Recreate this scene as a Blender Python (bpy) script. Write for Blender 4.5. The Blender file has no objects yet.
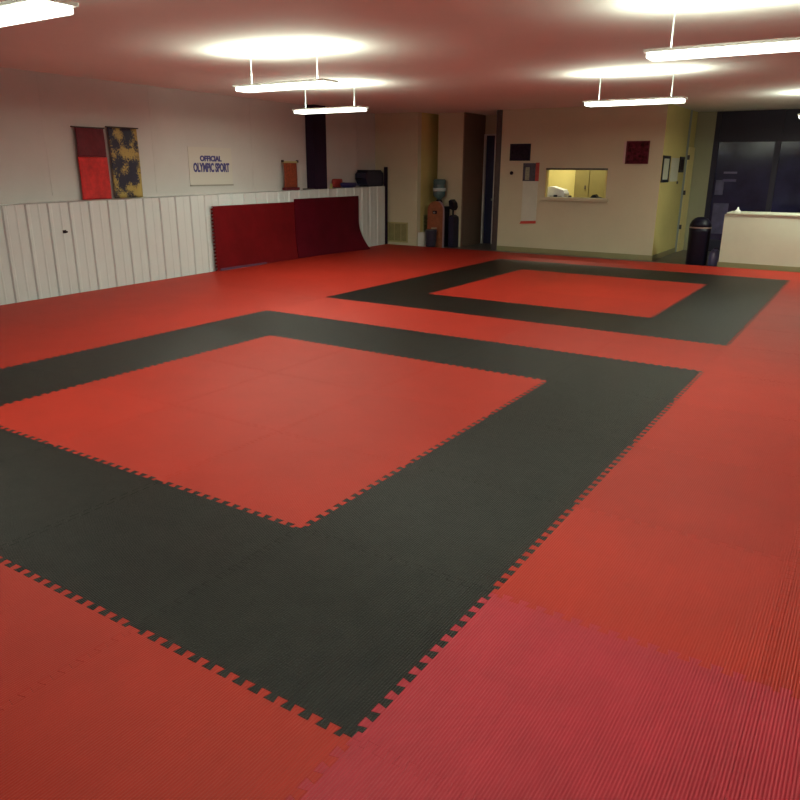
import bpy, bmesh, math, random
from mathutils import Vector, Matrix
random.seed(7)
SC = bpy.context.scene
COL = SC.collection

# ------------------------------------------------------------------ camera
YAW, PITCH, ROLL, F = 0.573, 0.3069, 0.0053, 727.28
CAM = Vector((6.0807, -1.4311, 1.6276))
cy, sy, cp, sp = math.cos(YAW), math.sin(YAW), math.cos(PITCH), math.sin(PITCH)
fwd = Vector((-sy*cp, cy*cp, -sp)); rgt = Vector((cy, sy, 0)); up = rgt.cross(fwd)
cr, sr = math.cos(ROLL), math.sin(ROLL)
r2 = cr*rgt + sr*up; u2 = -sr*rgt + cr*up
cd = bpy.data.cameras.new('camera'); cam = bpy.data.objects.new('camera', cd); COL.objects.link(cam)
M = Matrix((r2, u2, -fwd)).transposed().to_4x4(); M.translation = CAM
cam.matrix_world = M
cd.sensor_width = 36; cd.lens = 36*F/800; cd.clip_start = .05; cd.clip_end = 100
SC.camera = cam

# ------------------------------------------------------------------ world, exposure
w = bpy.data.worlds.new('world'); SC.world = w; w.use_nodes = True
w.node_tree.nodes['Background'].inputs[0].default_value = (.05, .06, .12, 1)
w.node_tree.nodes['Background'].inputs[1].default_value = .3
SC.view_settings.view_transform = 'Standard'; SC.view_settings.look = 'None'
SC.view_settings.gamma = 1; SC.view_settings.exposure = -0.04
SC.view_settings.use_curve_mapping = False
CEIL = 2.8
# added hanging light fittings, made up to light the hall: x, y, watts
ADDED_LAMPS = [(5.0, 0.9, 30), (1.6, 1.2, 34), (5.0, 4.6, 34), (0.6, 4.8, 44), (3.2, 8.4, 30), (-1.0, 7.6, 34), (5.3, 12.2, 50)]  # last fitting added to brighten the olive side wall
UPLIGHT = .9      # added upward light of each fitting, brightens ceiling and walls

# ------------------------------------------------------------------ materials
def mat(name, col, rough=.6, vary=0, vscale=8, bump=0, bscale=60, metal=0, spec=.5, emit=None, estr=0, ribs=0, ribdist=.001, objvar=0, trans=0):
    m = bpy.data.materials.new(name); m.use_nodes = True
    nt = m.node_tree; N = nt.nodes; Lk = nt.links; b = N['Principled BSDF']
    b.inputs['Base Color'].default_value = (*col, 1); b.inputs['Roughness'].default_value = rough
    b.inputs['Metallic'].default_value = metal; b.inputs['Specular IOR Level'].default_value = spec
    if trans: b.inputs['Transmission Weight'].default_value = trans
    if emit: b.inputs['Emission Color'].default_value = (*emit, 1); b.inputs['Emission Strength'].default_value = estr
    g = N.new('ShaderNodeNewGeometry')
    src = None
    if vary or objvar:
        h = N.new('ShaderNodeHueSaturation'); h.inputs['Color'].default_value = (*col, 1)
        add = N.new('ShaderNodeMath'); add.operation = 'ADD'; add.inputs[0].default_value = 1; add.inputs[1].default_value = 0
        if vary:
            n = N.new('ShaderNodeTexNoise'); n.inputs['Scale'].default_value = vscale; n.inputs['Detail'].default_value = 5
            n.inputs['Roughness'].default_value = .62
            Lk.new(g.outputs['Position'], n.inputs['Vector'])
            mr = N.new('ShaderNodeMapRange'); mr.inputs[1].default_value = .3; mr.inputs[2].default_value = .7
            mr.inputs[3].default_value = 1-vary; mr.inputs[4].default_value = 1+vary
            Lk.new(n.outputs['Fac'], mr.inputs[0]); Lk.new(mr.outputs[0], add.inputs[0])
        if objvar:
            oi = N.new('ShaderNodeObjectInfo'); mo = N.new('ShaderNodeMapRange')
            mo.inputs[3].default_value = -objvar; mo.inputs[4].default_value = objvar
            Lk.new(oi.outputs['Random'], mo.inputs[0]); Lk.new(mo.outputs[0], add.inputs[1])
        Lk.new(add.outputs[0], h.inputs['Value']); Lk.new(h.outputs[0], b.inputs['Base Color'])
    last = None
    if bump:
        n2 = N.new('ShaderNodeTexNoise'); n2.inputs['Scale'].default_value = bscale; n2.inputs['Detail'].default_value = 4
        Lk.new(g.outputs['Position'], n2.inputs['Vector'])
        bp = N.new('ShaderNodeBump'); bp.inputs['Strength'].default_value = bump; bp.inputs['Distance'].default_value = .01
        Lk.new(n2.outputs['Fac'], bp.inputs['Height']); last = bp
    if ribs:
        wv = N.new('ShaderNodeTexWave'); wv.bands_direction = 'X'; wv.inputs['Scale'].default_value = ribs
        wv.inputs['Distortion'].default_value = 0
        Lk.new(g.outputs['Position'], wv.inputs['Vector'])
        bp = N.new('ShaderNodeBump'); bp.inputs['Strength'].default_value = 1; bp.inputs['Distance'].default_value = ribdist
        Lk.new(wv.outputs['Fac'], bp.inputs['Height'])
        if last: Lk.new(last.outputs[0], bp.inputs['Normal'])
        last = bp
    if last: Lk.new(last.outputs[0], b.inputs['Normal'])
    return m

RIBS = 31.4/1.05/3.14159*1.0   # wave scale giving roughly one groove per centimetre
RIBS = 2*math.pi/(20*.0105)
M_RED = mat('red foam', (.38, .024, .013), .50, .06, 3, .15, 260, spec=.15, ribs=RIBS, ribdist=.0012, objvar=.045)
M_PINK = mat('pinkish worn red foam', (.40, .022, .038), .50, .09, 5, .15, 260, spec=.2, ribs=RIBS, ribdist=.0014, objvar=.02)
M_BLACK = mat('black foam', (.0085, .0080, .0066), .36, .6, 9, .35, 120, spec=.15, ribs=RIBS, ribdist=.0018, objvar=.10)
M_WALLMAT = mat('dark red foam wall mat', (.14, .004, .007), .5, .18, 2.5, .2, 200, spec=.15, objvar=.05)
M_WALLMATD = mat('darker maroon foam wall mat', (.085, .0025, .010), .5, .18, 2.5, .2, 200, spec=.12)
M_PURP = mat('dull purple edge', (.10, .05, .10), .6)
M_CONC = mat('dark concrete', (.10, .095, .085), .35, .25, 3, .1, 60)
M_RIBW = mat('white painted steel', (.62, .67, .68), .42, .02, 2)
M_UPW = mat('off white wall liner', (.57, .54, .53), .75, .04, 1.3, .12, 6)
M_BEIGE = mat('beige painted wall', (.58, .53, .38), .7, .03, 1.5, .1, 90)
M_OLIVE = mat('yellow olive painted wall', (.62, .52, .20), .7, .05, 1.5, .1, 90)
M_GREY = mat('grey green painted wall', (.34, .34, .24), .7, .04, 2)
M_CEIL = mat('white ceiling', (.86, .85, .82), .85, .015, 2)
M_BASE = mat('olive baseboard', (.27, .24, .12), .6)
M_WHITE = mat('white gloss', (.74, .74, .70), .4)
M_CREAM = mat('cream laminate', (.58, .59, .47), .5, .03, 3)
M_VENT = mat('yellowish vent metal', (.42, .38, .17), .5)
M_VENTD = mat('dark duct', (.10, .085, .03), .8)
M_NAVY = mat('dark navy', (.012, .010, .035), .45)
M_PURC = mat('dark purple painted steel', (.016, .006, .022), .6, spec=.2)
M_BLK = mat('black plastic', (.005, .004, .014), .45, spec=.25)
M_BRN = mat('dark brown wood', (.055, .035, .035), .5, .2, 12)
M_SHADE = mat('shaded hall wall', (.22, .15, .11), .75, .05, 3)  # shade of the hall side put into a dark brown wall colour
M_WOOD = mat('orange brown wood', (.27, .085, .035), .45, .2, 14)
M_STEEL = mat('grey blue painted steel', (.30, .34, .34), .45)
M_DOORY = mat('pale yellow door', (.80, .66, .30), .55)
M_TEAL = mat('blue green water bottle', (.10, .20, .22), .15, trans=.35)
M_TEALL = mat('pale bottle label', (.42, .52, .55), .4)
M_REDCL = mat('red banner cloth', (.55, .018, .018), .75, .28, 9, .4, 40)
M_MAROON = mat('maroon banner cloth', (.13, .01, .02), .8, .2, 9)
M_GOLD = mat('gold embroidery', (.42, .26, .06), .6, .4, 20)
M_ORCL = mat('orange brocade', (.26, .05, .018), .75, .35, 26)
M_LETTER = mat('blue letters', (.06, .055, .22), .6)
M_BLUE = mat('blue vinyl', (.02, .02, .14), .4)
M_REDV = mat('red vinyl', (.36, .03, .025), .4)
M_PIC = mat('dark photo print', (.016, .007, .016), .6, .6, 30, spec=.15)
M_PICR = mat('dark red poster print', (.075, .006, .014), .6, 1.0, 18, spec=.15)
M_PAPER = mat('paper', (.62, .60, .50), .7, .05, 30)
M_GREYPR = mat('grey green print', (.28, .28, .20), .6, .4, 25)
M_LAMP = mat('lit lamp diffuser', (.9, .9, .88), .5, emit=(.95, 1, .86), estr=6)
M_GREYPL = mat('grey plastic', (.30, .30, .30), .5)
M_SMOKE = mat('dark bluish glazing', (.022, .020, .065), .12, .5, 1.6, spec=.6)
M_BLUEFR = mat('slate blue panel', (.075, .07, .16), .35, .35, 5)
M_CAB = mat('olive cabinet', (.20, .155, .05), .5, .1, 3)
M_DKTOP = mat('dark counter top', (.05, .035, .04), .4)

def gold_cloth():
    m = mat('black cloth with gold figures', (.4, .25, .06), .6); nt = m.node_tree; N = nt.nodes; Lk = nt.links; b = N['Principled BSDF']
    tc = N.new('ShaderNodeTexCoord')
    n1 = N.new('ShaderNodeTexNoise'); n1.inputs['Scale'].default_value = 26; n1.inputs['Detail'].default_value = 3; n1.inputs['Distortion'].default_value = 1.2
    n2 = N.new('ShaderNodeTexNoise'); n2.inputs['Scale'].default_value = 5.5; n2.inputs['Detail'].default_value = 0
    sx = N.new('ShaderNodeSeparateXYZ')
    for n in (n1, n2, sx): Lk.new(tc.outputs['Object'], n.inputs[0])
    a = N.new('ShaderNodeMath'); a.operation = 'MULTIPLY_ADD'; a.inputs[1].default_value = 1.3; Lk.new(n2.outputs['Fac'], a.inputs[0]); Lk.new(n1.outputs['Fac'], a.inputs[2])
    c = N.new('ShaderNodeMath'); c.operation = 'MULTIPLY_ADD'; c.inputs[1].default_value = -.13; Lk.new(sx.outputs['Z'], c.inputs[0]); Lk.new(a.outputs[0], c.inputs[2])
    e = N.new('ShaderNodeMath'); e.operation = 'MULTIPLY_ADD'; e.inputs[1].default_value = .25; Lk.new(sx.outputs['Y'], e.inputs[0]); Lk.new(c.outputs[0], e.inputs[2])
    r = N.new('ShaderNodeValToRGB'); r.color_ramp.elements[0].position = .0; r.color_ramp.elements[0].color = (.010, .006, .03, 1)
    r.color_ramp.elements[1].position = 1; r.color_ramp.elements[1].color = (.42, .28, .07, 1)
    mr = N.new('ShaderNodeMapRange'); mr.inputs[1].default_value = 1.02; mr.inputs[2].default_value = 1.26
    Lk.new(e.outputs[0], mr.inputs[0]); Lk.new(mr.outputs[0], r.inputs[0]); Lk.new(r.outputs[0], b.inputs['Base Color'])
    return m
M_GOLDCL = gold_cloth()

# ------------------------------------------------------------------ helpers
def link(name, bm, m, parent=None, loc=(0, 0, 0), rotz=0, smooth=False):
    me = bpy.data.meshes.new(name); bmesh.ops.recalc_face_normals(bm, faces=bm.faces) if bm.faces else None
    bm.to_mesh(me); bm.free(); me.materials.append(m)
    if smooth:
        for p in me.polygons: p.use_smooth = True
    o = bpy.data.objects.new(name, me); COL.objects.link(o)
    o.location = loc; o.rotation_euler = (0, 0, rotz)
    if parent: o.parent = parent
    return o
def tag(o, label, cat, group=None):
    o['label'] = label; o['category'] = cat
    if group: o['group'] = group
    return o
def thing(name, label, cat, loc=(0, 0, 0), rotz=0, group=None):
    o = bpy.data.objects.new(name, None); COL.objects.link(o); o.empty_display_size = .1
    o.location = loc; o.rotation_euler = (0, 0, rotz)
    return tag(o, label, cat, group)
def struct(name, bm, m, parent=None, **k):
    o = link(name, bm, m, parent, **k)
    if not parent: o['kind'] = 'structure'
    return o
def bx(bm, x0, x1, y0, y1, z0, z1, bev=0):
    r = bmesh.ops.create_cube(bm, size=1, matrix=Matrix.Translation(((x0+x1)/2, (y0+y1)/2, (z0+z1)/2)) @ Matrix.Diagonal((x1-x0, y1-y0, z1-z0, 1)))
    if bev:
        es = {e for v in r['verts'] for e in v.link_edges}
        bmesh.ops.bevel(bm, geom=list(es), offset=bev, segments=2, profile=.5, affect='EDGES')
    return bm
def box(*a, bev=0): return bx(bmesh.new(), *a, bev=bev)
def lathe(prof, seg=28, squash=(1, 1), c=(0, 0)):
    bm = bmesh.new(); rings = []
    for r, z in prof:
        rings.append([bm.verts.new((c[0]+r*squash[0]*math.cos(2*math.pi*i/seg), c[1]+r*squash[1]*math.sin(2*math.pi*i/seg), z)) for i in range(seg)])
    for a, b in zip(rings, rings[1:]):
        for i in range(seg): bm.faces.new((a[i], a[(i+1) % seg], b[(i+1) % seg], b[i]))
    bm.faces.new(rings[0][::-1]); bm.faces.new(rings[-1])
    return bm
def prism(pts, axis, a, b, bm=None):
    """extrude a closed 2-D outline between a and b along an axis"""
    bm = bm or bmesh.new()
    def P(u, v, t): return {'x': (t, u, v), 'y': (u, t, v), 'z': (u, v, t)}[axis]
    lo = [bm.verts.new(P(u, v, a)) for u, v in pts]; hi = [bm.verts.new(P(u, v, b)) for u, v in pts]
    n = len(pts)
    for i in range(n): bm.faces.new((lo[i], lo[(i+1) % n], hi[(i+1) % n], hi[i]))
    bm.faces.new(lo[::-1]); bm.faces.new(hi)
    return bm

# ------------------------------------------------------------------ left wall line (slightly off square with the mats)
K = 0.42/8.35; WANG = math.atan(K)
def wx(y): return -3.0-(y-4.27)*K
def ledge(y): return 1.19+.0097*(y-4.4)
# a local frame along the wall: s runs along the wall (increasing Y), d out into the room (+X), z up
def WF(y, d=0, z=0): return (wx(y)+d, y, z)

# ------------------------------------------------------------------ structure
FZ = -.025
struct('floor', box(-4.6, 8.6, -4.8, 17.4, FZ-.1, FZ), M_CONC)
struct('ceiling', box(-4.6, 8.6, -4.8, 17.4, CEIL, CEIL+.1), M_CEIL)

# ribbed steel lower wall with its ledge
bm = bmesh.new()
y0, y1 = -4.7, 12.62
prof = []
y = y0
while y < y1-.3:
    prof += [(y, 0), (y+.105, 0), (y+.125, .006), (y+.14, 0), (y+.24, 0), (y+.256, .021), (y+.292, .021), (y+.31-.0001, 0)]
    y += .31
prof.append((y1, 0))
lo = [bm.verts.new((wx(a)+d, a, FZ)) for a, d in prof]; hi = [bm.verts.new((wx(a)+d, a, ledge(a))) for a, d in prof]
for i in range(len(prof)-1): bm.faces.new((lo[i], lo[i+1], hi[i+1], hi[i]))
back = .34
for i in range(len(prof)-1):       # ledge top follows the corrugation
    a, b = hi[i], hi[i+1]
    c = bm.verts.new((wx(b.co.y)-back, b.co.y, b.co.z)); e = bm.verts.new((wx(a.co.y)-back, a.co.y, a.co.z))
    bm.faces.new((a, b, c, e))
bmesh.ops.remove_doubles(bm, verts=bm.verts, dist=1e-5)
o = struct('wall_left', bm, M_RIBW)
# upper wall set back behind the ledge
bm = bmesh.new()
def quadwall(bm, d0, d1, ya, yb, z0, z1):
    v = [bm.verts.new((wx(yy)+d, yy, z)) for z in (z0, z1) for yy, d in ((ya, d0), (yb, d0), (yb, d1), (ya, d1))]
    for f in ((0, 1, 2, 3), (4, 5, 6, 7), (0, 1, 5, 4), (1, 2, 6, 5), (2, 3, 7, 6), (3, 0, 4, 7)): bm.faces.new([v[i] for i in f])
quadwall(bm, -.44, -.34, -4.7, 12.9, FZ, CEIL)
struct('wall_left_upper', bm, M_UPW)
# slim seam battens of the liner
bm = bmesh.new()
for yy in (2.0, 4.55, 6.35, 8.6, 12.0): quadwall(bm, -.343, -.337, yy, yy+.03, 1.27, CEIL)
struct('trim_1', bm, M_UPW)
# thin lip where the ribbed sheet meets the ledge
bm = bmesh.new()
v = []
for yy in (-4.7, 12.62):
    for d, dz in ((-.02, .002), (-.02, .006), (-.004, .006), (-.004, .002)): v.append(bm.verts.new((wx(yy)+d, yy, ledge(yy)+dz)))
for f in ((0, 1, 5, 4), (1, 2, 6, 5), (2, 3, 7, 6), (3, 0, 4, 7), (0, 1, 2, 3), (4, 5, 6, 7)): bm.faces.new([v[i] for i in f])
struct('trim_2', bm, M_GREYPL)
# dark steel column on the ledge line
bm = bmesh.new(); quadwall(bm, -.33, -.12, 10.18, 10.58, ledge(10.3)+.003, CEIL)
struct('trim_3', bm, M_PURC)
# thin dark post closing the end of the ribbed wall
bm = bmesh.new(); bx(bm, wx(12.65)-.03, wx(12.65)+.03, 12.63, 12.69, FZ, 1.68)
struct('trim_4', bm, M_PURC)

# beige stub wall, niche and pier on the far left
struct('wall_back_left', box(-4.3, -2.65, 12.75, 12.9, FZ, CEIL), M_BEIGE)
struct('wall_niche_side', box(-2.75, -2.65, 12.9, 13.75, FZ, CEIL), M_OLIVE)
struct('wall_niche_back', box(-2.75, -1.84, 13.75, 13.85, FZ, CEIL), M_OLIVE)
struct('wall_pier', box(-2.46, -1.84, 13.3, 13.75, FZ, CEIL), M_BEIGE)
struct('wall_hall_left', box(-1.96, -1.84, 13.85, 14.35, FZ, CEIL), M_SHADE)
struct('wall_hall_shade', box(-1.84, -1.815, 13.315, 14.18, FZ, CEIL), M_SHADE)  # thin dark sheet, painted shade over the pier's hall side
bm = box(-1.96, -1.84, 14.35, 14.45, FZ, CEIL); bx(bm, -1.56, -.6, 14.35, 14.45, FZ, CEIL); bx(bm, -1.84, -1.56, 14.35, 14.45, 2.4, CEIL)
struct('wall_hall_end', bm, M_BEIGE)
bm = box(-1.84, -1.80, 14.31, 14.40, FZ, 2.4); bx(bm, -1.57, -1.545, 14.31, 14.40, FZ, 2.4); bx(bm, -1.80, -1.57, 14.31, 14.40, 2.37, 2.4)
struct('trim_6', bm, M_WHITE)
d1 = struct('door_1', box(-1.80, -1.57, 14.37, 14.41, FZ, 2.37), mat('dark blue door', (.02, .024, .075), .4))
link('door_handle', box(-1.62, -1.59, 14.33, 14.37, .95, 1.0, bev=.005), M_STEEL, d1)

# office box
bm = bmesh.new(); X0, X1 = -.83, 2.45; WXa, WXb, WZa, WZb = .19, 1.45, 1.11, 1.67
bx(bm, X0, WXa, 13.1, 13.2, FZ, CEIL); bx(bm, WXb, X1, 13.1, 13.2, FZ, CEIL)
bx(bm, WXa, WXb, 13.1, 13.2, FZ, WZa); bx(bm, WXa, WXb, 13.1, 13.2, WZb, CEIL)
struct('wall_back', bm, M_BEIGE)
struct('wall_office_side', box(X1-.1, X1+.001, 13.2, 14.95, FZ, CEIL), M_OLIVE)
struct('trim_9', box(X1, X1+.002, 13.1, 13.2, FZ, CEIL), M_OLIVE)
struct('wall_office_left', box(X0, X0+.1, 13.2, 15.6, FZ, CEIL), M_BEIGE)
struct('wall_office_back', box(X0+.1, X1-.1, 15.5, 15.6, FZ, CEIL), M_OLIVE)
struct('wall_office_inner', box(X0+.1, X0+.13, 13.2, 15.5, FZ, CEIL), M_OLIVE)
bm = box(X0-.03, X1+.015, 13.085, 13.1, FZ, .075); bx(bm, X1, X1+.015, 13.1, 14.93, FZ, .075)
struct('baseboard_back', bm, M_BASE)
struct('trim_7', box(X0-.11, X0, 13.06, 13.22, FZ, CEIL), M_BRN)      # dark jamb at the hall
# the inside window frame and its sill
wn = bmesh.new()
t = .018
bx(wn, WXa, WXb, 13.09, 13.2, WZb-t*2, WZb)
w1 = struct('window_1', wn, M_BRN)
jm = box(WXa, WXa+t, 13.095, 13.2, WZa, WZb-t*2); bx(jm, WXb-t, WXb, 13.095, 13.2, WZa, WZb-t*2)
link('side_jamb', jm, M_OLIVE, w1)
link('window_sill', box(WXa-.05, WXb+.06, 13.03, 13.2, WZa-.07, WZa, bev=.006), M_BEIGE, w1)
# far right: post, door, short grey wall, storefront
bm = box(X1-.1, X1+.01, 14.93, 15.08, FZ, CEIL)
tp = struct('trim_8', bm, M_STEEL)
dd = struct('door_2', box(X1-.06, X1+.03, 15.08, 15.595, FZ, 2.1), M_DOORY)
for zz in (.45, 1.15, 1.85): link('hinge', box(X1+.01, X1+.05, 15.06, 15.10, zz, zz+.09), M_BRN, dd)
struct('wall_door_head', box(X1-.1, X1, 15.12, 15.6, 2.1, CEIL), M_OLIVE)
struct('wall_back_right', box(X1-.1, 2.83, 15.6, 15.75, FZ, CEIL), M_GREY)
sf = bmesh.new()
bx(sf, 2.83, 2.93, 15.6, 15.72, FZ, CEIL); bx(sf, 2.93, 4.0, 15.6, 15.72, FZ, .22); bx(sf, 4.0, 4.1, 15.6, 15.72, FZ, CEIL)
bx(sf, 2.93, 4.0, 15.6, 15.72, 2.2, 2.32); bx(sf, 4.1, 6.6, 15.6, 15.72, FZ, .22); bx(sf, 4.1, 6.6, 15.6, 15.72, 2.2, 2.32); bx(sf, 5.3, 5.38, 15.6, 15.72, .22, 2.2); bx(sf, 6.6, 6.7, 15.6, 15.72, FZ, CEIL)
ws = struct('window_2', sf, M_NAVY)
link('pane', box(2.93, 4.0, 15.65, 15.67, .22, 2.2), M_SMOKE, ws)
link('pane', box(4.1, 5.3, 15.65, 15.67, .22, 2.2), M_SMOKE, ws)
link('pane', box(5.38, 6.6, 15.65, 15.67, .22, 2.2), M_SMOKE, ws)
link('transom', box(2.93, 6.6, 15.64, 15.68, 2.32, CEIL), M_NAVY, ws)
struct('wall_back_far_right', box(6.7, 8.5, 15.6, 15.75, FZ, CEIL), M_GREY)
struct('wall_right', box(8.4, 8.5, -4.7, 15.6, FZ, CEIL), M_UPW)
struct('wall_front', box(-3.1, 8.5, -4.8, -4.7, FZ, CEIL), M_UPW)

# ------------------------------------------------------------------ puzzle mats
XL = [None, -2.0, -1.0, 0.0, .99, 2.0, 3.0, 4.0, 5.0, 6.0, 7.0]
YL = [-2.0, -1.0, -.014, .93, 1.875, 2.935, 3.987, 5.006, 6.142, 7.166, 8.2, 9.25, 10.30, 11.517, 12.66]
PITCHT = 1/14.0; TD = .0165
def edge(a, b, teeth=True):
    """points from a (inclusive) to b (exclusive); a and b 2-D; always generated low -> high"""
    a = Vector(a); b = Vector(b); L = (b-a).length; d = (b-a)/L; n = Vector((-d.y, d.x))
    if not teeth: return [a]
    k = max(2, round(L/PITCHT)); p = L/k; q = p*.5
    pts = [(0, 0), (q*.9, 0), (q*.9, -TD)]
    for i in range(k-1):
        c = p*(i+1)
        pts += [(c-p*.19, -TD), (c-p*.31, TD), (c+p*.31, TD), (c+p*.19, -TD)]
    pts += [(L-q*.9, -TD), (L-q*.9, 0)]
    return [a+d*s+n*t for s, t in pts]
def rev(pts, end): return [Vector(end)]+pts[:0:-1]
def wallx(y): return wx(y)+.034
def col_x(i, y): return wallx(y) if i == 0 else XL[i]
def tile(i, j, m):
    xa0, xa1, xb = col_x(i, YL[j]), col_x(i, YL[j+1]), XL[i+1]
    ya, yb = YL[j], YL[j+1]
    A, B, C, D = (xa0, ya), (xb, ya), (xb, yb), (xa1, yb)
    pts = edge(A, B, j > 0) + edge(B, C, i+1 < len(XL)-1) + rev(edge(D, C, j+1 < len(YL)-1), C) + rev(edge(A, D, i > 0), D)
    cx, cyy = (xa0+xb)/2, (ya+yb)/2
    n = len(pts); off = []
    for q in range(n):
        p0, p1, p2 = pts[q-1], pts[q], pts[(q+1) % n]
        d1_ = (p1-p0).normalized(); d2_ = (p2-p1).normalized()
        nn = Vector((-d1_.y-d2_.y, d1_.x+d2_.x))
        if nn.length < 1e-6: nn = Vector((-d1_.y, d1_.x))
        nn.normalize()
        off.append(nn)
    def ring(inset, z): return [bm.verts.new((pts[q].x+off[q].x*inset-cx, pts[q].y+off[q].y*inset-cyy, z)) for q in range(n)]
    bm = bmesh.new()
    r0 = ring(.0003, 0); r1 = ring(.0003, .0243); r2_ = ring(.0014, .025)
    for a, b in ((r0, r1), (r1, r2_)):
        for q in range(n): bm.faces.new((a[q], a[(q+1) % n], b[(q+1) % n], b[q]))
    bm.faces.new(r2_); bm.faces.new(r0[::-1])
    return link('floor_mat', bm, m, loc=(cx, cyy, FZ))
ORD = ['first', 'second', 'third', 'fourth', 'fifth', 'sixth', 'seventh', 'eighth', 'ninth', 'tenth', 'eleventh', 'twelfth', 'thirteenth', 'fourteenth', 'fifteenth', 'sixteenth', 'seventeenth']
def ring_info(i, j, jb, which):
    """i 0..4 from the left corner, j 0..4 from the near side"""
    inner = 1 <= i <= 3 and 1 <= j <= 3
    if inner:
        rowt = ['nearest', 'middle', 'farthest'][j-1]; ct = ['left', 'middle', 'right'][i-1]
        return 'red', f'smooth red puzzle mat in the {which} red square, {rowt} row, {ct} tile', f'red mats of the {which} square'
    g = f'black mats of the {which} border'
    corner = {(0, 0): 'near-left', (4, 0): 'near-right', (0, 4): 'far-left', (4, 4): 'far-right'}.get((i, j))
    if corner: return 'black', f'black puzzle mat at the {corner} corner of the {which} black border', g
    if j == 0: s = 'near side, %s tile from left corner' % ORD[i]
    elif j == 4: s = 'far side, %s tile from the left corner' % ORD[i]
    elif i == 0: s = 'left side, %s tile back from near corner' % ORD[j]
    else: s = 'right side, %s tile back from near corner' % ORD[j]
    return 'black', f'black puzzle mat, {which} border, {s}', g
for j in range(len(YL)-1):
    for i in range(len(XL)-1):
        if i >= 3 and i <= 7 and 2 <= j <= 6: c, lab, g = ring_info(i-3, j-2, 0, 'near')
        elif 3 <= i <= 7 and 8 <= j <= 12: c, lab, g = ring_info(i-3, j-8, 0, 'far')
        elif 3 <= i <= 7 and j == 7:
            c, lab, g = 'red', f'red puzzle mat in strip between both black borders, {ORD[i-3]} from left', 'red mats of the strip between the borders'
        elif 3 <= i <= 7 and j < 2:
            c, lab, g = 'red', f'red puzzle mat in front of the near border, {ORD[1-j]} row out, {ORD[i-3]} from the left', 'red mats in front of the near border'
        elif 3 <= i <= 7:
            c, lab, g = 'red', f'red puzzle mat between far border and beige wall, {ORD[i-3]} from the left', 'red mats by the beige wall'
        elif i < 3:
            c, lab, g = 'red', f'red puzzle mat, {ORD[i]} column from ribbed wall, {ORD[13-j]} row from beige back wall', 'red mats of the left margin'
        else:
            c, lab, g = 'red', f'ribbed red puzzle mat, {ORD[i-8]} column right of borders, {ORD[13-j]} row from back wall', 'red mats of the right margin'
        m = M_BLACK if c == 'black' else M_RED
        if i >= 8 and j <= 2:
            m = M_PINK; lab = lab.replace('ribbed red', 'pinkish worn red')
        tag(tile(i, j, m), lab, 'floor mat', g)

# ------------------------------------------------------------------ wall mats leaning on the ribbed wall
def wall_mat(ya, yb, h, out_a, out_b, label, teeth_left, top_drop=0):
    """a mat stood against the wall whose foot curves out on to the floor by out_a .. out_b"""
    bm = bmesh.new(); nz = 18; ny = 24; th = .022
    def P(s, t, k):
        yy = ya+(yb-ya)*s; out = out_a+(out_b-out_a)*s**2.2
        z = .004 + h*t
        d = out*max(0, 1-t/.55)**2.0
        x = wx(yy)+.036+d+k*th
        return (x, yy, z)
    grid = {}
    # left edge with teeth
    for k in (0, 1):
        for a in range(ny+1):
            for b in range(nz*4+1):
                t = b/(nz*4); s = a/ny
                x, yy, z = P(s, t, k)
                if a == 0 and teeth_left: yy += .022*(1 if (b//2) % 2 else -1)
                grid[k, a, b] = bm.verts.new((x, yy, z))
    nb = nz*4
    for a in range(ny):
        for b in range(nb):
            bm.faces.new((grid[1, a, b], grid[1, a+1, b], grid[1, a+1, b+1], grid[1, a, b+1]))
            bm.faces.new((grid[0, a, b], grid[0, a, b+1], grid[0, a+1, b+1], grid[0, a+1, b]))
    for a in range(ny):
        bm.faces.new((grid[0, a, 0], grid[0, a+1, 0], grid[1, a+1, 0], grid[1, a, 0]))
        bm.faces.new((grid[0, a, nb], grid[1, a, nb], grid[1, a+1, nb], grid[0, a+1, nb]))
    for b in range(nb):
        bm.faces.new((grid[0, 0, b], grid[1, 0, b], grid[1, 0, b+1], grid[0, 0, b+1]))
        bm.faces.new((grid[0, ny, b], grid[0, ny, b+1], grid[1, ny, b+1], grid[1, ny, b]))
    # origin to the base
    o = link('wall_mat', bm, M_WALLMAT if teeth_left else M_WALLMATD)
    return tag(o, label, 'wall mat', 'red mats standing against the ribbed wall')
wall_mat(7.14, 9.27, 1.04, .02, .06, 'red mat standing against white ribbed wall, left one with toothed edge', True)
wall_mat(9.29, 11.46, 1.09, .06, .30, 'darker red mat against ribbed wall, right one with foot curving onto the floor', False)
bm = bmesh.new()
v = [bm.verts.new(q) for q in ((wx(7.2)+.085, 7.2, .002), (wx(8.35)+.10, 8.35, .002), (wx(8.35)+.115, 8.35, .002), (wx(7.2)+.10, 7.2, .002),
     (wx(7.2)+.085, 7.2, .04), (wx(8.35)+.10, 8.35, .03), (wx(8.35)+.115, 8.35, .03), (wx(7.2)+.10, 7.2, .04))]
for f in ((0, 1, 2, 3), (4, 5, 6, 7), (0, 1, 5, 4), (1, 2, 6, 5), (2, 3, 7, 6), (3, 0, 4, 7)): bm.faces.new([v[q] for q in f])
tag(link('edge_strip', bm, M_PURP), 'dull purple strip lying along foot of the left red wall mat', 'strip')

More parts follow.
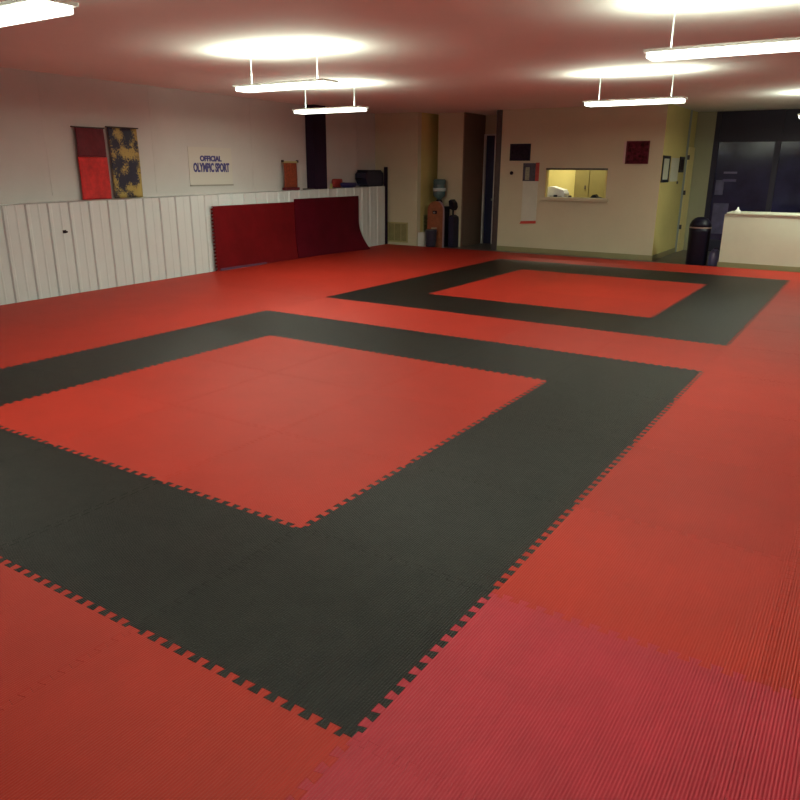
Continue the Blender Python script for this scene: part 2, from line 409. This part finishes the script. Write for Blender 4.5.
# ------------------------------------------------------------------ things on the ledge and upper wall
RW = -math.atan(-K)    # rotation that lines local +Y up with the wall
def wall_pt(y, d, z): return Vector((wx(y)+d, y, z))
def cloth(name, m, parent, w0, w1, z0, z1, bow=.0, wob=.006, th=.004, ny=14, nz=18, xoff=0):
    """hanging cloth in local wall space: y across, z up, thin but with thickness"""
    bm = bmesh.new(); g = {}
    for k in (0, 1):
        for a in range(ny+1):
            for b in range(nz+1):
                s, t = a/ny, b/nz
                x = xoff + wob*math.sin(s*9+t*3) + bow*math.sin(t*math.pi) + k*th
                g[k, a, b] = bm.verts.new((x, w0+(w1-w0)*s, z0+(z1-z0)*t))
    for a in range(ny):
        for b in range(nz):
            bm.faces.new((g[1, a, b], g[1, a+1, b], g[1, a+1, b+1], g[1, a, b+1])); bm.faces.new((g[0, a, b], g[0, a, b+1], g[0, a+1, b+1], g[0, a+1, b]))
    for a in range(ny):
        bm.faces.new((g[0, a, 0], g[0, a+1, 0], g[1, a+1, 0], g[1, a, 0])); bm.faces.new((g[0, a, nz], g[1, a, nz], g[1, a+1, nz], g[0, a+1, nz]))
    for b in range(nz):
        bm.faces.new((g[0, 0, b], g[1, 0, b], g[1, 0, b+1], g[0, 0, b+1])); bm.faces.new((g[0, ny, b], g[0, ny, b+1], g[1, ny, b+1], g[1, ny, b]))
    return link(name, bm, m, parent, smooth=True)
DB = -.30
def wroot(name, label, cat, y, d, z): return thing(name, label, cat, (wx(y)+d, y, z), math.atan(K))
# red banner
yc = 5.2
r = wroot('banner', 'long red cloth banner with maroon top band, leftmost above white ribbed wall', 'banner', yc, DB, ledge(yc)+.005)
cloth('cloth', M_REDCL, r, -.22, .27, 0, .57, .008)
cloth('top_band', M_MAROON, r, -.215, .255, .572, .95, .01)
rod = link('hanging_rod', lathe([(.009, -.27), (.009, .27)], 10), M_BRN, r); rod.rotation_euler = (math.pi/2, 0, 0); rod.location = (.004, 0, .955)
# gold and black banner
yc = 5.78
r = wroot('banner', 'black banner covered in gold figures, second from left above ribbed wall', 'banner', yc, DB, ledge(yc)+.005)
cloth('cloth', M_GOLDCL, r, -.26, .26, 0, .97, .012)
rod = link('hanging_rod', lathe([(.009, -.29), (.009, .29)], 10), M_BRN, r); rod.rotation_euler = (math.pi/2, 0, 0); rod.location = (.004, 0, .975)
# sign with blue words
def text_mesh(name, s, size, m, parent, loc, rot, width=None, ext=.003, bold=.0):
    c = bpy.data.curves.new(name, 'FONT'); c.body = s; c.size = size; c.extrude = ext; c.offset = bold
    c.align_x = 'CENTER'; c.align_y = 'CENTER'; c.resolution_u = 3
    tmp = bpy.data.objects.new(name, c); COL.objects.link(tmp)
    bpy.context.view_layer.update()
    me = bpy.data.meshes.new_from_object(tmp.evaluated_get(bpy.context.evaluated_depsgraph_get()))
    bpy.data.objects.remove(tmp)
    xs = [v.co.x for v in me.vertices]
    if width:
        k = width/(max(xs)-min(xs))
        for v in me.vertices: v.co.x *= k
    me.materials.clear(); me.materials.append(m)
    o = bpy.data.objects.new(name, me); COL.objects.link(o); o.parent = parent; o.location = loc; o.rotation_euler = rot
    return o
yc = 7.56
r = wroot('wall_sign', 'pale sign reading OFFICIAL OLYMPIC SPORT in blue on upper wall', 'sign', yc, -.336, 1.36)
link('sign_board', box(0, .006, -.50, .50, 0, .60), mat('off white sign board', (.60, .57, .52), .7), r)
link('bottom_batten', box(0, .02, -.50, .50, -.012, .012), mat('grey batten', (.30, .28, .25), .6), r)
ROTX = (math.pi/2, 0, math.pi/2)
text_mesh('lettering', 'OFFICIAL', .115, M_LETTER, r, (.008, -.0, .42), ROTX, .50, bold=.006)
text_mesh('lettering', 'OLYMPIC SPORT', .19, M_LETTER, r, (.008, 0.01, .275), ROTX, .84, bold=.008)
# orange brocade scroll on the ledge
yc = 9.55
r = wroot('brocade_scroll', 'small orange brocade scroll standing on the ledge above red wall mats', 'scroll', yc, -.24, ledge(yc)+.003)
cloth('cloth', M_ORCL, r, -.20, .20, .05, .50, .01)
link('scroll_rod', box(-.012, .02, -.235, .235, .49, .525, bev=.006), mat('pale yellow rod', (.45, .40, .18), .5), r)
link('scroll_base', box(-.03, .05, -.22, .22, 0, .05, bev=.008), M_MAROON, r)
for s in (-.22, .22): link('rod_tip', box(-.015, .025, s-.02, s+.02, .50, .545, bev=.006), M_BRN, r)
yc = 9.98
tag(link('stick', box(-.02, .02, -.17, .17, 0, .022, bev=.006), M_BRN, loc=(wx(yc)-.14, yc, ledge(yc)+.004), rotz=.05), 'short dark stick lying on ledge beside orange scroll', 'stick')
# target pads and bag
def pad(name, y, d, m, w_, h, label, cat, hm):
    r = wroot(name, label, cat, y, d, ledge(y)+.004)
    link('pad_body', lathe([(w_*.30, 0), (w_*.42, h*.12), (w_*.5, h*.55), (w_*.5, h*.82), (w_*.44, h), (w_*.2, h*1.02)], 26, (.34, 1)), m, r, smooth=True)
    link('handle', box(-.02, .02, w_*.45, w_*.75, h*.35, h*.6, bev=.01), hm, r)
    return r
pad('kick_pad', 11.32, -.10, M_BLUE, .56, .10, 'low blue padded target lying on the ledge right of dark column', 'kick pad', M_BLUE)
tp_ = pad('kick_pad', 11.14, -.27, M_REDV, .36, .175, 'small red padded target on the ledge behind the blue one', 'kick pad', M_BRN)
yc = 10.66
tag(link('trinket', lathe([(.02, 0), (.035, .02), (.022, .05), (.03, .08), (.008, .10)], 14), mat('yellow green ceramic', (.4, .42, .15), .5), loc=(wx(yc)-.08, yc, ledge(yc)+.004), smooth=True), 'tiny yellow-green ornament on ledge just right of dark column', 'ornament')
yc = 12.2
r = wroot('gym_bag', 'large dark navy gym bag with flat top at right end of ledge', 'bag', yc, -.17, ledge(yc)+.004)
link('bag_body', prism([(-.16, .0), (-.25, .06), (-.31, .18), (-.31, .26), (-.24, .31), (.33, .325), (.41, .28), (.42, .05), (.38, 0)], 'x', -.14, .13), M_NAVY, r)
link('top_flap', box(-.13, .12, -.26, .35, .31, .345, bev=.012), M_BLK, r)
link('strap', box(-.01, .02, -.52, -.30, .15, .18, bev=.008), M_BLK, r)
# knob on the ribbed wall at far left
yc = 4.43
r = wroot('wall_hook', 'small dark hook on white ribbed wall at left edge', 'hook', yc, .0, .82)
link('hook_plate', box(0, .012, -.025, .025, -.02, .02), M_BLK, r); link('hook_peg', box(.012, .06, -.01, .01, -.01, .01), M_BLK, r)

# ------------------------------------------------------------------ vents
def vent(name, label, x0, x1, y, z0, z1, n, vertical=True):
    r = thing(name, label, 'vent', ((x0+x1)/2, y, z0)); w_ = (x1-x0)/2; h = z1-z0
    link('backing', box(-w_+.01, w_-.01, -.004, 0, .01, h-.01), M_VENTD, r)
    bm = box(-w_, w_, -.02, -.004, 0, .025); bx(bm, -w_, w_, -.02, -.004, h-.025, h); bx(bm, -w_, -w_+.025, -.02, -.004, .025, h-.025); bx(bm, w_-.025, w_, -.02, -.004, .025, h-.025)
    link('frame', bm, M_VENT, r)
    bm = bmesh.new()
    for k in range(n):
        z = .035+(h-.07)*k/(n-1)
        bx(bm, -w_+.025, w_-.025, -.017, -.006, z-.006, z+.006)
    bx(bm, -.006-.09, .006-.09, -.019, -.005, .025, h-.025); bx(bm, -.006+.09, .006+.09, -.019, -.005, .025, h-.025)
    link('louvres', bm, M_VENT, r)
vent('wall_vent', 'square yellowish return-air grille low on beige wall beside ribbed wall', -3.42, -2.88, 12.749, .05, .49, 16)

nv = thing('wall_vent', 'narrow yellowish grille low on niche wall behind white bin', 'vent', (-2.649, 13.2, .06))
link('backing', box(0, .004, -.19, .19, .01, .59), M_VENTD, nv)
bm = box(.004, .02, -.2, .2, 0, .025); bx(bm, .004, .02, -.2, .2, .575, .6); bx(bm, .004, .02, -.2, -.175, .025, .575); bx(bm, .004, .02, .175, .2, .025, .575)
link('frame', bm, M_VENT, nv)
bm = bmesh.new()
for k in range(18): bx(bm, .006, .017, -.175, .175, .04+k*.030, .052+k*.030)
link('louvres', bm, M_VENT, nv)

# ------------------------------------------------------------------ water cooler group
wc = thing('water_cooler', 'wood-fronted water cooler with blue bottle on top, beside pier', 'water cooler', (-2.27, 13.06, FZ))
link('cabinet', box(-.17, .19, -.13, .17, 0, .88, bev=.02), M_BLK, wc)
arch = [(-.19, 0), (.20, 0), (.20, .78)]+[(.005+.195*math.cos(a), .80+.195*math.sin(a)) for a in [math.pi*k/12 for k in range(13)]]+[(-.19, .78)]
link('arched_front', prism([(u, v_) for u, v_ in arch], 'y', -.165, -.13), M_WOOD, wc)
rim = [(.20, 0), (.225, 0), (.225, .80)]+[(.005+.22*math.cos(a), .80+.22*math.sin(a)) for a in [math.pi*k/12*.5 for k in range(1, 10)]]
rim += [(.005+.20*math.cos(a), .80+.20*math.sin(a)) for a in [math.pi*k/12*.5 for k in range(9, -1, -1)]]
link('side_rim', prism(rim, 'y', -.17, -.125), mat('greyish mauve rim', (.30, .22, .25), .5), wc)
link('tap_recess', box(-.06, .05, -.172, -.16, .72, .79, bev=.005), M_BLK, wc)
link('tap', box(-.02, .01, -.21, -.172, .735, .765, bev=.004), M_GREYPL, wc)
link('drip_tray', box(-.07, .06, -.20, -.165, .40, .43, bev=.004), mat('pale tray', (.42, .34, .25), .5), wc)
wb = link('water_bottle', lathe([(.045, 1.0), (.05, 1.03), (.13, 1.09), (.142, 1.12), (.142, 1.2), (.134, 1.215), (.142, 1.23), (.142, 1.32), (.134, 1.335), (.142, 1.35), (.142, 1.43), (.12, 1.455)], 28), M_TEAL, wc, smooth=True)
wb.location = (-.01, .03, -.0)
link('bottle_label', lathe([(.144, 1.20), (.144, 1.27)], 28), M_TEALL, wb, smooth=True)
link('bottle_collar', lathe([(.09, .88), (.08, .98), (.06, 1.02)], 24), M_BLK, wc, smooth=True)
# black backpack at its right
bp_ = thing('backpack', 'black backpack hanging on stand right of water cooler', 'bag', (-1.97, 13.15, FZ))
link('bag_body', prism([(-.02, .0), (.10, 0), (.10, .60), (.09, .66), (.02, .70), (-.02, .66)], 'y', -.13, .12), M_NAVY, bp_)
link('top_pouch', prism([(-.03, .84), (.05, .80), (.09, .86), (.07, .96), (.0, 1.03), (-.05, 1.0)], 'y', -.1, .08), M_BLK, bp_)
link('strap', box(0.0, .03, -.02, .02, .68, .84, bev=.005), M_BLK, bp_)
tag(link('white_bin', prism([(-.10, 0), (.10, 0), (.115, .28), (.09, .31), (-.09, .31), (-.115, .28)], 'y', -.10, .08), M_WHITE, loc=(-2.60, 12.91, FZ)), 'small white bin on the floor left of water cooler', 'bin')
tag(link('trash_can', lathe([(.10, 0), (.115, .02), (.13, .34), (.135, .36), (.12, .37)], 24), mat('dark grey blue plastic', (.03, .03, .055), .4), loc=(-2.25, 12.70, 0), smooth=True), 'dark grey round waste can in front of water cooler', 'waste can')
tag(link('shoulder_bag', prism([(-.09, 0), (.09, 0), (.10, .2), (.06, .40), (0, .47), (-.06, .38), (-.1, .2)], 'y', -.06, .06), M_BLK, loc=(-2.52, 13.38, FZ)), 'black bag slumped between white bin and water cooler', 'bag')

# ------------------------------------------------------------------ back wall things (surface y = 13.1)
def picture(x0, x1, z0, z1, label, mf, mp, name='framed_picture', cat='picture', bord=.02):
    r = thing(name, label, cat, ((x0+x1)/2, 13.099, z0)); w_ = (x1-x0)/2; h = z1-z0
    bm = box(-w_, w_, -.022, 0, 0, bord); bx(bm, -w_, w_, -.022, 0, h-bord, h); bx(bm, -w_, -w_+bord, -.022, 0, bord, h-bord); bx(bm, w_-bord, w_, -.022, 0, bord, h-bord)
    link('frame', bm, mf, r); link('print', box(-w_+bord, w_-bord, -.012, 0, bord, h-bord), mp, r)
    return r
picture(-.62, -.17, 1.81, 2.14, 'dark framed picture high on beige wall near the hall opening', M_BLK, M_PIC)
r = picture(1.77, 2.20, 1.75, 2.16, 'dark red poster high on beige wall right of the office window', M_MAROON, M_PICR, 'poster', 'poster')
link('pale_edge', box(-.252, -.218, -.026, 0, .01, .40), mat('pink white edge', (.62, .45, .45), .5), r)
tag(link('thermostat', lathe([(.036, 0), (.036, .02), (.028, .03)], 20), M_BLK, loc=(-.565, 13.1, 1.57)), 'small round dark thermostat on beige wall below dark picture', 'thermostat').rotation_euler = (math.pi/2, 0, 0)
r = thing('hanging_scroll', 'long white hanging scroll with dark picture top and red hem', 'scroll', (-.135, 13.098, .555), group=None)
link('scroll_sheet', box(-.165, .165, -.008, 0, .055, .86), mat('white scroll sheet', (.62, .63, .54), .7, .04, 6), r)
link('red_hem', prism([(-.19, 0), (.165, .02), (.165, .075), (-.165, .055)], 'y', -.014, 0), mat('red hem', (.55, .05, .03), .6), r)
link('top_picture', box(-.175, .10, -.012, 0, .86, 1.21), mat('dark navy print', (.05, .045, .07), .5, .5, 18), r)
link('picture_panel', box(-.12, -.03, -.015, -.011, .88, 1.13), M_GREYPR, r)
link('red_band', box(.10, .175, -.012, 0, .86, 1.22), mat('red band', (.42, .05, .04), .6, .2, 12), r)

# ------------------------------------------------------------------ things inside the office, seen through its window
rc = thing('office_counter', 'dark-topped office counter just inside the window', 'counter', (.95, 13.5, FZ))
link('counter_top', box(-1.1, 1.35, -.28, .2, 1.07, 1.10, bev=.005), M_DKTOP, rc); link('counter_body', box(-1.05, 1.3, -.24, .16, 0, 1.07), M_CAB, rc)
cb = thing('office_cabinet', 'tall olive two-door cabinet inside office at the right', 'cabinet', (.67, 15.22, FZ))
link('cabinet_body', box(-.62, 1.6, -.02, .26, 0, 2.4), M_CAB, cb)
for a, b in ((-.62, -.29), (-.27, 1.6)):
    dr = link('cabinet_door', box(a, b, -.045, -.022, .03, 2.38, bev=.004), M_CAB, cb)
    link('knob', box(b-.09, b-.06, -.07, -.045, 1.25, 1.33, bev=.004), M_BRN, dr)
pr = thing('printer', 'bright white printer on the office counter inside the window', 'printer', (.33, 13.44, 1.075))
link('printer_body', prism([(-.19, 0), (.20, 0), (.20, .10), (.16, .17), (-.10, .24), (-.19, .22)], 'y', -.12, .14), mat('bright white plastic', (.85, .87, .90), .4), pr)
link('paper_slot', box(-.12, .14, -.128, -.118, .04, .055), M_GREYPL, pr)
def ZC(): return 1.075
tag(link('pen_cup', lathe([(.035, 0), (.04, .07), (.03, .075)], 16), M_BLK, loc=(.36, 13.25, 1.075)), 'small dark cup in front of the white printer', 'cup')
tag(link('stapler', box(-.03, .03, -.02, .02, 0, .07, bev=.006), M_BRN, loc=(.66, 13.28, 1.075)), 'small brown stapler on the counter right of printer', 'stapler')
tag(link('telephone', prism([(-.11, 0), (.11, 0), (.10, .04), (.03, .06), (.0, .10), (-.05, .09), (-.09, .04)], 'y', -.07, .07), M_BLK, loc=(1.18, 13.33, 1.075)), 'dark telephone on the counter behind right half of window', 'telephone')

# ------------------------------------------------------------------ pictures on the olive side wall (surface x = 2.45)
def side_pic(y0, y1, z0, z1, label, mf, mp, name, cat, bord):
    r = thing(name, label, cat, (X1+.001, (y0+y1)/2, z0)); w_ = (y1-y0)/2; h = z1-z0
    if bord:
        bm = box(0, .02, -w_, w_, 0, bord); bx(bm, 0, .02, -w_, w_, h-bord, h); bx(bm, 0, .02, -w_, -w_+bord, bord, h-bord); bx(bm, 0, .02, w_-bord, w_, bord, h-bord)
        link('frame', bm, mf, r)
    link('print', box(0, .010, -w_+bord, w_-bord, bord, h-bord), mp, r)
side_pic(13.13, 13.66, 1.42, 1.90, 'tall dark-framed certificate at the corner of olive side wall', M_BLK, M_CREAM, 'framed_certificate', 'certificate', .05)
side_pic(13.80, 14.40, 1.43, 1.87, 'white paper notice between two dark frames on olive side wall', M_BLK, M_PAPER, 'paper_notice', 'notice', 0)
side_pic(14.46, 14.82, 1.60, 1.90, 'small dark-framed picture nearest the door post on olive side wall', M_BLK, M_PIC, 'framed_picture', 'picture', .05)
tag(link('wall_switch', box(0, .015, -.03, .03, 0, .05), M_BRN, loc=(X1+.001, 14.45, 1.38)), 'small brown switch below white paper notice', 'switch')

# ------------------------------------------------------------------ domed bin, counter, items at the far right
tb = thing('trash_bin', 'tall black domed trash bin at the edge of mats, right side', 'trash bin', (3.29, 12.98, FZ))
link('bin_body', lathe([(.175, 0), (.18, .02), (.185, .60), (.19, .66)], 32), M_BLK, tb, smooth=True)
link('light_band', lathe([(.192, .662), (.192, .685)], 32), mat('tan stripe', (.34, .25, .22), .5), tb)
link('domed_lid', lathe([(.19, .687), (.185, .73), (.155, .79), (.11, .835), (.06, .855), (.01, .86)], 32), M_BLK, tb, smooth=True)
wj = thing('water_jug', 'slate blue jug on the floor between black bin and white counter', 'jug', (3.60, 12.97, FZ))
link('jug_body', lathe([(.09, 0), (.10, .02), (.10, .22), (.06, .28), (.035, .30)], 24), M_BLUEFR, wj, smooth=True)
link('cap', lathe([(.035, .30), (.035, .33), (.02, .335)], 16), M_NAVY, wj)
ct = thing('reception_counter', 'cream panelled counter at the right end beyond the mats', 'counter', (4.54, 13.05, FZ))
link('counter_body', box(-.83, .9, -.27, .3, 0, .93), M_CREAM, ct)
link('counter_top', box(-.80, .92, -.29, .32, .93, .965, bev=.008), M_CREAM, ct)
link('kick_board', box(-.845, .9, -.285, -.27, 0, .10), M_BASE, ct)
tag(link('table_bell', lathe([(.055, 0), (.055, .012), (.045, .03), (.02, .05), (.012, .085), (.004, .09)], 20), M_WHITE, loc=(3.90, 12.86, FZ+.966), smooth=True), 'small white pointed ornament on top of cream counter', 'ornament')
# notices stuck on the dark glazing
def glassnote(x0, x1, z0, z1, label, m, name='paper_notice', cat='notice'):
    tag(link(name, box(x0, x1, 15.642, 15.649, z0, z1), m), label, cat)
glassnote(2.97, 3.13, 1.15, 1.45, 'slate blue notice on left side of dark glass front', M_BLUEFR)
glassnote(3.10, 3.36, 1.58, 1.62, 'thin pale strip notice on dark glass front, upper of two', mat('faded violet paper', (.16, .14, .26), .6))
glassnote(3.10, 3.36, 1.42, 1.47, 'thin violet strip notice on dark glass front, lower of two', mat('violet paper', (.09, .08, .20), .6))
glassnote(2.98, 3.28, .35, .98, 'tall slate blue poster low on dark glass front beside black bin', M_BLUEFR, 'poster', 'poster')

# ------------------------------------------------------------------ light fittings (those over the mats are added)
DROP = .38
def fitting(x, y, wts, k):
    lab = 'added lit fluorescent ceiling fitting, ' + k
    r = thing('ceiling_light', lab, 'ceiling light', (x, y, CEIL-DROP), group='added fluorescent fittings on the ceiling')
    link('housing', box(-.62, .62, -.12, .12, .04, .06), M_WHITE, r)
    link('diffuser', box(-.60, .60, -.10, .10, 0, .04, bev=.01), M_LAMP, r)
    ld = bpy.data.lights.new('tube_light', 'AREA'); ld.shape = 'RECTANGLE'; ld.size = 1.2; ld.size_y = .2; ld.energy = wts; ld.color = (.90, 1, .80)
    lo_ = bpy.data.objects.new('tube_light', ld); COL.objects.link(lo_); lo_.parent = r; lo_.location = (0, 0, -.01)
    lu = ld.copy(); lu.energy = wts*UPLIGHT
    lo2 = bpy.data.objects.new('tube_light', lu); COL.objects.link(lo2); lo2.parent = r; lo2.location = (0, 0, .075); lo2.rotation_euler = (math.pi, 0, 0)
    for sx in (-.45, .45): link('hanger', box(sx-.004, sx+.004, -.004, .004, .06, DROP), M_STEEL, r)
NM = ['nearest right one', 'nearest left one', 'right one over near mats', 'left one over near square', 'over far square', 'over far left margin', 'at the far right near the counter']
for (x, y, wts), k in zip(ADDED_LAMPS, NM): fitting(x, y, wts, k)
r = thing('ceiling_light', 'lit fluorescent fitting inside the office', 'ceiling light', (.2, 14.5, CEIL-.10))
link('housing', box(-.5, .5, -.12, .12, .06, .099), M_WHITE, r); link('diffuser', box(-.48, .48, -.1, .1, 0, .06, bev=.02), M_LAMP, r)
ld = bpy.data.lights.new('tube_light', 'AREA'); ld.shape = 'RECTANGLE'; ld.size = 1.0; ld.size_y = .2; ld.energy = 48; ld.color = (1, .97, .72)
lo_ = bpy.data.objects.new('tube_light', ld); COL.objects.link(lo_); lo_.parent = r; lo_.location = (0, 0, -.01)
